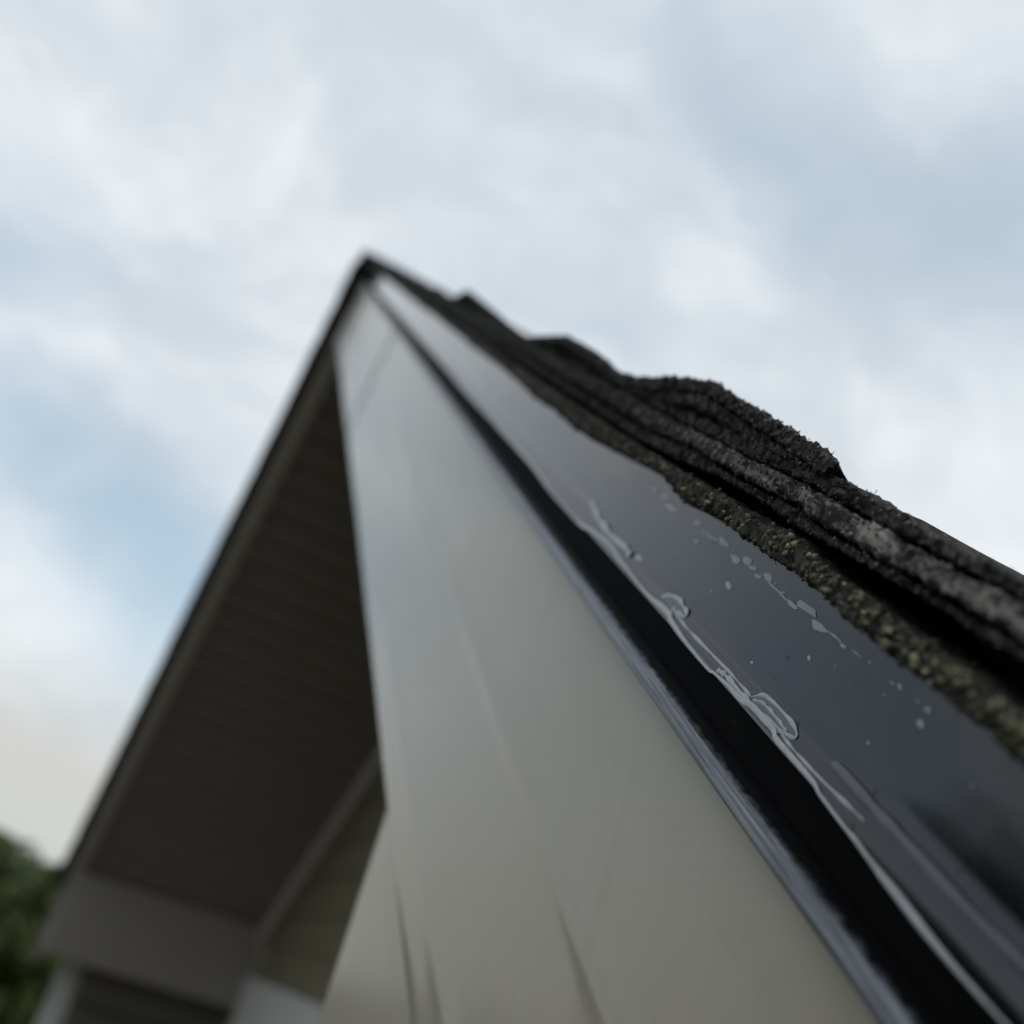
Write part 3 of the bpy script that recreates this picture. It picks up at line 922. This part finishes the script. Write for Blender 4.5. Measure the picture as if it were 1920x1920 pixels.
for side in (1, -1):
    near = side > 0
    OH = 0.0 if near else -0.024
    for i, (a, e) in enumerate([(0.03, 0.62), (0.623, 1.31), (1.313, 1.93), (1.932, SEND)]):
        layer(a, e, l0_top, l0_bot, OH - 0.0135, M_SH_MOSS, side, detail=near and e > 1.9, amp=1.05, seed=1 + i)
    for i, (a, e) in enumerate([(0.03, 0.4), (0.403, 1.05), (1.053, 1.72), (1.723, SEND)]):
        layer(a, e, lambda s: l2_bot(s) + 1.1, l1_bot, OH - 0.0112, M_SH_DARK, side, detail=near and e > 1.9, amp=0.9, seed=7 + i)
    for i, (a, e) in enumerate([(0.03, 0.8), (0.803, 1.5), (1.503, 2.125), (2.1265, SEND)]):
        layer(a, e, l2_top, l2_bot, OH - 0.0130, M_SH_GREY if e > 2.2 else M_SH_DARK, side, detail=near and e > 1.9, amp=1.0, seed=13 + i)
    for i, (a, e) in enumerate([(0.03, 0.9), (0.903, 1.6), (1.603, 2.05), (2.052, SEND)]):
        layer(a, e, t2_top, lambda s: l2_top(s) - 0.9, OH - 0.0098, M_SH_DARK, side, detail=near and e > 1.9, amp=1.0, seed=19 + i)
    butts = [2.254, 1.997 + 0.11, 1.825, 1.659, 1.4925, 1.326, 1.1595, 0.993, 0.8265, 0.66, 0.4935, 0.327]
    for i, e in enumerate(butts):
        a = max(0.03, e - 0.30)
        a = {0: 2.098, 1: 1.80}.get(i, a)

        def tt(s, e=e, i=i):
            r_ = t_top(s)
            if i == 1:
                r_ = r_ + np.clip((s - 2.06) / 0.05, 0, 1) * 2.2
            return r_ if i < 2 else r_ + np.clip((e - 0.166 - s) / 0.1, 0, 1) * 3.0
        layer(a, e, tt, lambda s, tt=tt: np.minimum(tt(s) + 4.2, t2_top(s) + 1.0), OH - 0.0122, M_SH_DARK, side, detail=near and e > 1.9, amp=1.45 if i == 0 else 0.8, seed=31 + i, tip=0.004 if i == 0 else 0.0, flat=2.2)

    layer(2.10, 2.249, lambda s: t_top(s) + 4.6, lambda s: np.maximum(np.minimum(t_top(s) + 8.2, t2_top(s) + 0.6), t_top(s) + 5.6), OH - 0.0108, M_SH_DARK, side, detail=near, amp=1.1, seed=52, tip=0.004, flat=5.4)

# field shingles over the rest of each slope
fm = {}
for side in (1, -1):
    e = SEND
    row = 0
    while e > 0.2:
        a = max(0.05, e - 0.25)
        y = 0.072
        first = 0.6 + 0.35 * (row % 3)
        while y < 4.76:
            y2 = min(y + (first if y < 0.08 else 1.0), 4.765)
            V = [rk(s_, v_ / 1000, yy, side) for yy in (y, y2 - 0.003) for s_, v_ in ((a, 8.2), (e, 2.2), (e, 7.0), (a, 10.6))]
            mesh("shingle", V, [(0, 1, 2, 3), (7, 6, 5, 4), (0, 4, 5, 1), (1, 5, 6, 2), (2, 6, 7, 3), (3, 7, 4, 0)], M_SH_DARK, roof)
            y = y2
        e -= 0.1665
        row += 1
# ridge caps
y = -0.031
while y < 4.7:
    y2 = y + 0.30
    V = []
    for yy, lift in ((y, -3.6), (y2, -0.4)):
        for th in (0.0, 3.0):
            V += [rk(0.155, (lift + th + 1.4) / 1000, yy, -1), rk(0.03, (lift + th - 0.4) / 1000, yy, -1), (0, yy, -(lift + th + 0.2) / 1000 / CT), rk(0.03, (lift + th - 0.4) / 1000, yy, 1), rk(0.155, (lift + th + 1.4) / 1000, yy, 1)]
    Fc = []
    for i in range(4):
        Fc += [(i, i + 1, 10 + i + 1, 10 + i), (5 + i, 15 + i, 15 + i + 1, 5 + i + 1), (i, 5 + i, 6 + i, i + 1), (10 + i, 11 + i, 16 + i, 15 + i)]
    Fc += [(0, 10, 15, 5), (4, 9, 19, 14)]
    mesh("ridge_cap", V, Fc, M_SH_DARK, roof)
    y += 0.145

# mineral granules and felt fibres clinging to the frayed edges near the eave
OCT = np.array([(1, 0, 0), (-1, 0, 0), (0, 1, 0), (0, -1, 0), (0, 0, 1), (0, 0, -1)], float)
OF = np.array([(0, 2, 4), (2, 1, 4), (1, 3, 4), (3, 0, 4), (2, 0, 5), (1, 2, 5), (3, 1, 5), (0, 3, 5)])


def scatter_oct(P, rad_lo, rad_hi, rng):
    n = len(P)
    r_ = (rng.uniform(0, 1, (n, 1, 1)) ** 1.8 * (rad_hi - rad_lo) + rad_lo) * rng.uniform(0.55, 1.2, (n, 6, 1))
    A = rng.normal(size=(n, 3, 3))
    Q, _ = np.linalg.qr(A)
    V = np.einsum('nij,kj->nki', Q, OCT) * r_ + P[:, None, :]
    F = (OF[None] + 6 * np.arange(n)[:, None, None]).reshape(-1, 3)
    return V.reshape(-1, 3), F


allP = np.concatenate([p for p, n_, s_ in NOSE_POOL])
pick = RNG.choice(len(allP), 12000, replace=False)
V, F = scatter_oct(allP[pick], 0.00018, 0.00058, RNG)
o = fastmesh("granules", V, F, M_GRAN, roof)
o["kind"] = "stuff"

pick = RNG.choice(len(allP), 4200, replace=False)
P0 = allP[pick]
n = len(P0)
d1 = RNG.normal(size=(n, 3)); d1 /= np.linalg.norm(d1, axis=1, keepdims=True)
d2 = RNG.normal(size=(n, 3)); d2 /= np.linalg.norm(d2, axis=1, keepdims=True)
out = np.array([[0.1, -0.85, 0.3]]) 
Ln = RNG.uniform(0.0010, 0.0026, (n, 1))
wd = np.cross(d1, d2); wd /= np.linalg.norm(wd, axis=1, keepdims=True) + 1e-9
wd = wd * 0.00007
Vs = []
for t in (0, 0.33, 0.66, 1.0):
    c = P0 + d1 * Ln * (t - 0.5) * 0.8 + d2 * Ln * 0.35 * math.sin(t * 3.1) + out * 0.0004 * math.sin(t * 3.14)
    Vs += [c - wd, c + wd]
V = np.stack(Vs, 1)
fi = np.array([(0, 1, 3, 2), (2, 3, 5, 4), (4, 5, 7, 6)])
F = (fi[None] + 8 * np.arange(n)[:, None, None]).reshape(-1, 4)
o = fastmesh("fibres", V.reshape(-1, 3), F, M_FIBRE, roof)
o["kind"] = "stuff"

# lichen tufts on the lowest shingle
cl = []
for i, (s, v) in enumerate(MOSS):
    k = RNG.integers(7, 22) * (2 if s > 2.27 else 1)
    wdt = RNG.uniform(0.0004, 0.0014)
    for j in range(k):
        ds, dv, dy = RNG.normal(size=3) * np.array([wdt * 1.2, 0.0011, 0.0007])
        cl.append(rk(s + ds, v / 1000 + dv, -0.0142 + dy, 1))
for j in range(170):
    s = 2.33 - abs(RNG.normal()) * 0.14
    if s < 2.0:
        continue
    t = RNG.uniform(0.05, 0.95)
    vv = (l0_top(np.array([s]))[0] * (1 - t) + l0_bot(np.array([s]))[0] * t) / 1000
    if vnoise(np.array([[s, vv, 0]]), 0.006, 77)[0] < 0.05:
        continue
    cl.append(rk(s, vv, -0.0128 - 0.0012 * (1 - (2 * t - 1) ** 2) + RNG.normal() * 0.0004, 1))
cl = np.array(cl)
pool = np.concatenate([p for p, n_, s_ in NOSE_POOL if s_ <= 4])
pool = pool[RNG.choice(len(pool), min(9000, len(pool)), replace=False)]
for i in range(len(cl)):
    k = np.argmin(((pool - cl[i]) ** 2 * np.array([1, 0.2, 1])).sum(1))
    cl[i] = 0.75 * pool[k] + 0.25 * cl[i] + np.array([0, -0.0002, 0])
    cl[i][1] = pool[k][1] - 0.00025
V, F = scatter_oct(cl, 0.0002, 0.0011, RNG)
o = fastmesh("lichen", V, F, M_LICH, roof)
o["kind"] = "stuff"
o["label"] = "yellow-green lichen tufts on the lowest shingle edge"

# ------------------------------------------------------------------ trees
def tree_meshes(seed, H, RX, nleaf, leaf):
    rng = np.random.default_rng(seed)
    V, F = [], []

    def limb(p, q, r0, r1, seg=7):
        p, q = Vector(p), Vector(q)
        d_ = (q - p).normalized()
        a = d_.orthogonal().normalized()
        c = d_.cross(a)
        b0 = len(V)
        for i, t in enumerate((0, 0.5, 1.0)):
            m_ = p.lerp(q, t) + (a * 0.04 * H * 0.2 if i == 1 else Vector())
            for k in range(seg):
                th = 2 * math.pi * k / seg
                V.append(m_ + (a * math.cos(th) + c * math.sin(th)) * (r0 + (r1 - r0) * t))
        for i in range(2):
            for k in range(seg):
                F.append((b0 + i * seg + k, b0 + i * seg + (k + 1) % seg, b0 + (i + 1) * seg + (k + 1) % seg, b0 + (i + 1) * seg + k))
    limb((0, 0, 0), (0.05 * H * .3, 0, 0.45 * H), 0.035 * H, 0.022 * H)
    limb((0.05 * H * .3, 0, 0.45 * H), (0, 0, 0.85 * H), 0.022 * H, 0.006 * H)
    cents = []
    for k in range(34):
        a = rng.uniform(0, 2 * math.pi)
        zc = rng.uniform(0.10, 0.9) * H
        rr = RX * math.sqrt(max(0.05, 1 - ((zc / H - 0.5) / 0.5) ** 2)) * rng.uniform(0.35, 0.85)
        c = (rr * math.cos(a), rr * math.sin(a), zc)
        cents.append((c, rng.uniform(0.22, 0.42) * RX))
        limb((0.01 * H, 0, max(0.08 * H, zc * 0.6)), c, 0.010 * H, 0.003 * H, 5)
    cents.append(((0, 0, 0.88 * H), 0.3 * RX))
    trunk = (V, F)
    per = nleaf // len(cents)
    Pp = []
    for c, r_ in cents:
        d_ = rng.normal(size=(per, 3))
        d_ /= np.linalg.norm(d_, axis=1, keepdims=True)
        Pp.append(np.array(c) + d_ * r_ * rng.uniform(0.45, 1.08, (per, 1)) * np.array([1.1, 1.1, 0.8]))
    Pp = np.concatenate(Pp)
    Pp = Pp[Pp[:, 2] < H * 1.01]
    n = len(Pp)
    A = rng.normal(size=(n, 3, 3))
    Q, _ = np.linalg.qr(A)
    sz = rng.uniform(0.6, 1.2, (n, 1)) * leaf
    u_, w_ = Q[:, :, 0] * sz, Q[:, :, 1] * sz * 0.55
    LV = np.stack([Pp - u_, Pp + w_, Pp + u_, Pp - w_], 1).reshape(-1, 3)
    LF = np.arange(4 * n).reshape(n, 4)
    return trunk, (LV, LF)


def tree(loc, seed, H, RX, label, nleaf=9000, leaf=0.13):
    e = bpy.data.objects.new("tree", None)
    COL.objects.link(e)
    e.location = (loc[0], loc[1], GROUND_Z)
    (tv, tf), (lv, lf) = tree_meshes(seed, H, RX, nleaf, leaf)
    t = mesh("trunk", tv, tf, M_BARK, e, True)
    c = fastmesh("crown", lv, lf, M_LEAF, e)
    t.location = c.location = (0, 0, 0)
    e["label"] = label
    e["category"] = "tree"
    e["group"] = "trees beyond the house"


tree((-20.0, 0.55), 3, 3.35, 1.5, "dark green leafy tree beside the pale post below the far eave", 16000, 0.10)
tree((-21.5, -1.45), 5, 3.5, 2.1, "bushy green tree at the left edge of the picture", 20000, 0.10)
tree((-30.0, 4.4), 8, 4.0, 2.4, "low green tree standing behind the far boxed eave", 12000)
tree((-15.0, -17.0), 11, 9.0, 3.8, "broad tree out on the lawn mirrored in the drip edge")
tree((-9.0, -20.0), 12, 8.0, 3.4, "taller tree out on the lawn mirrored in the fascia")
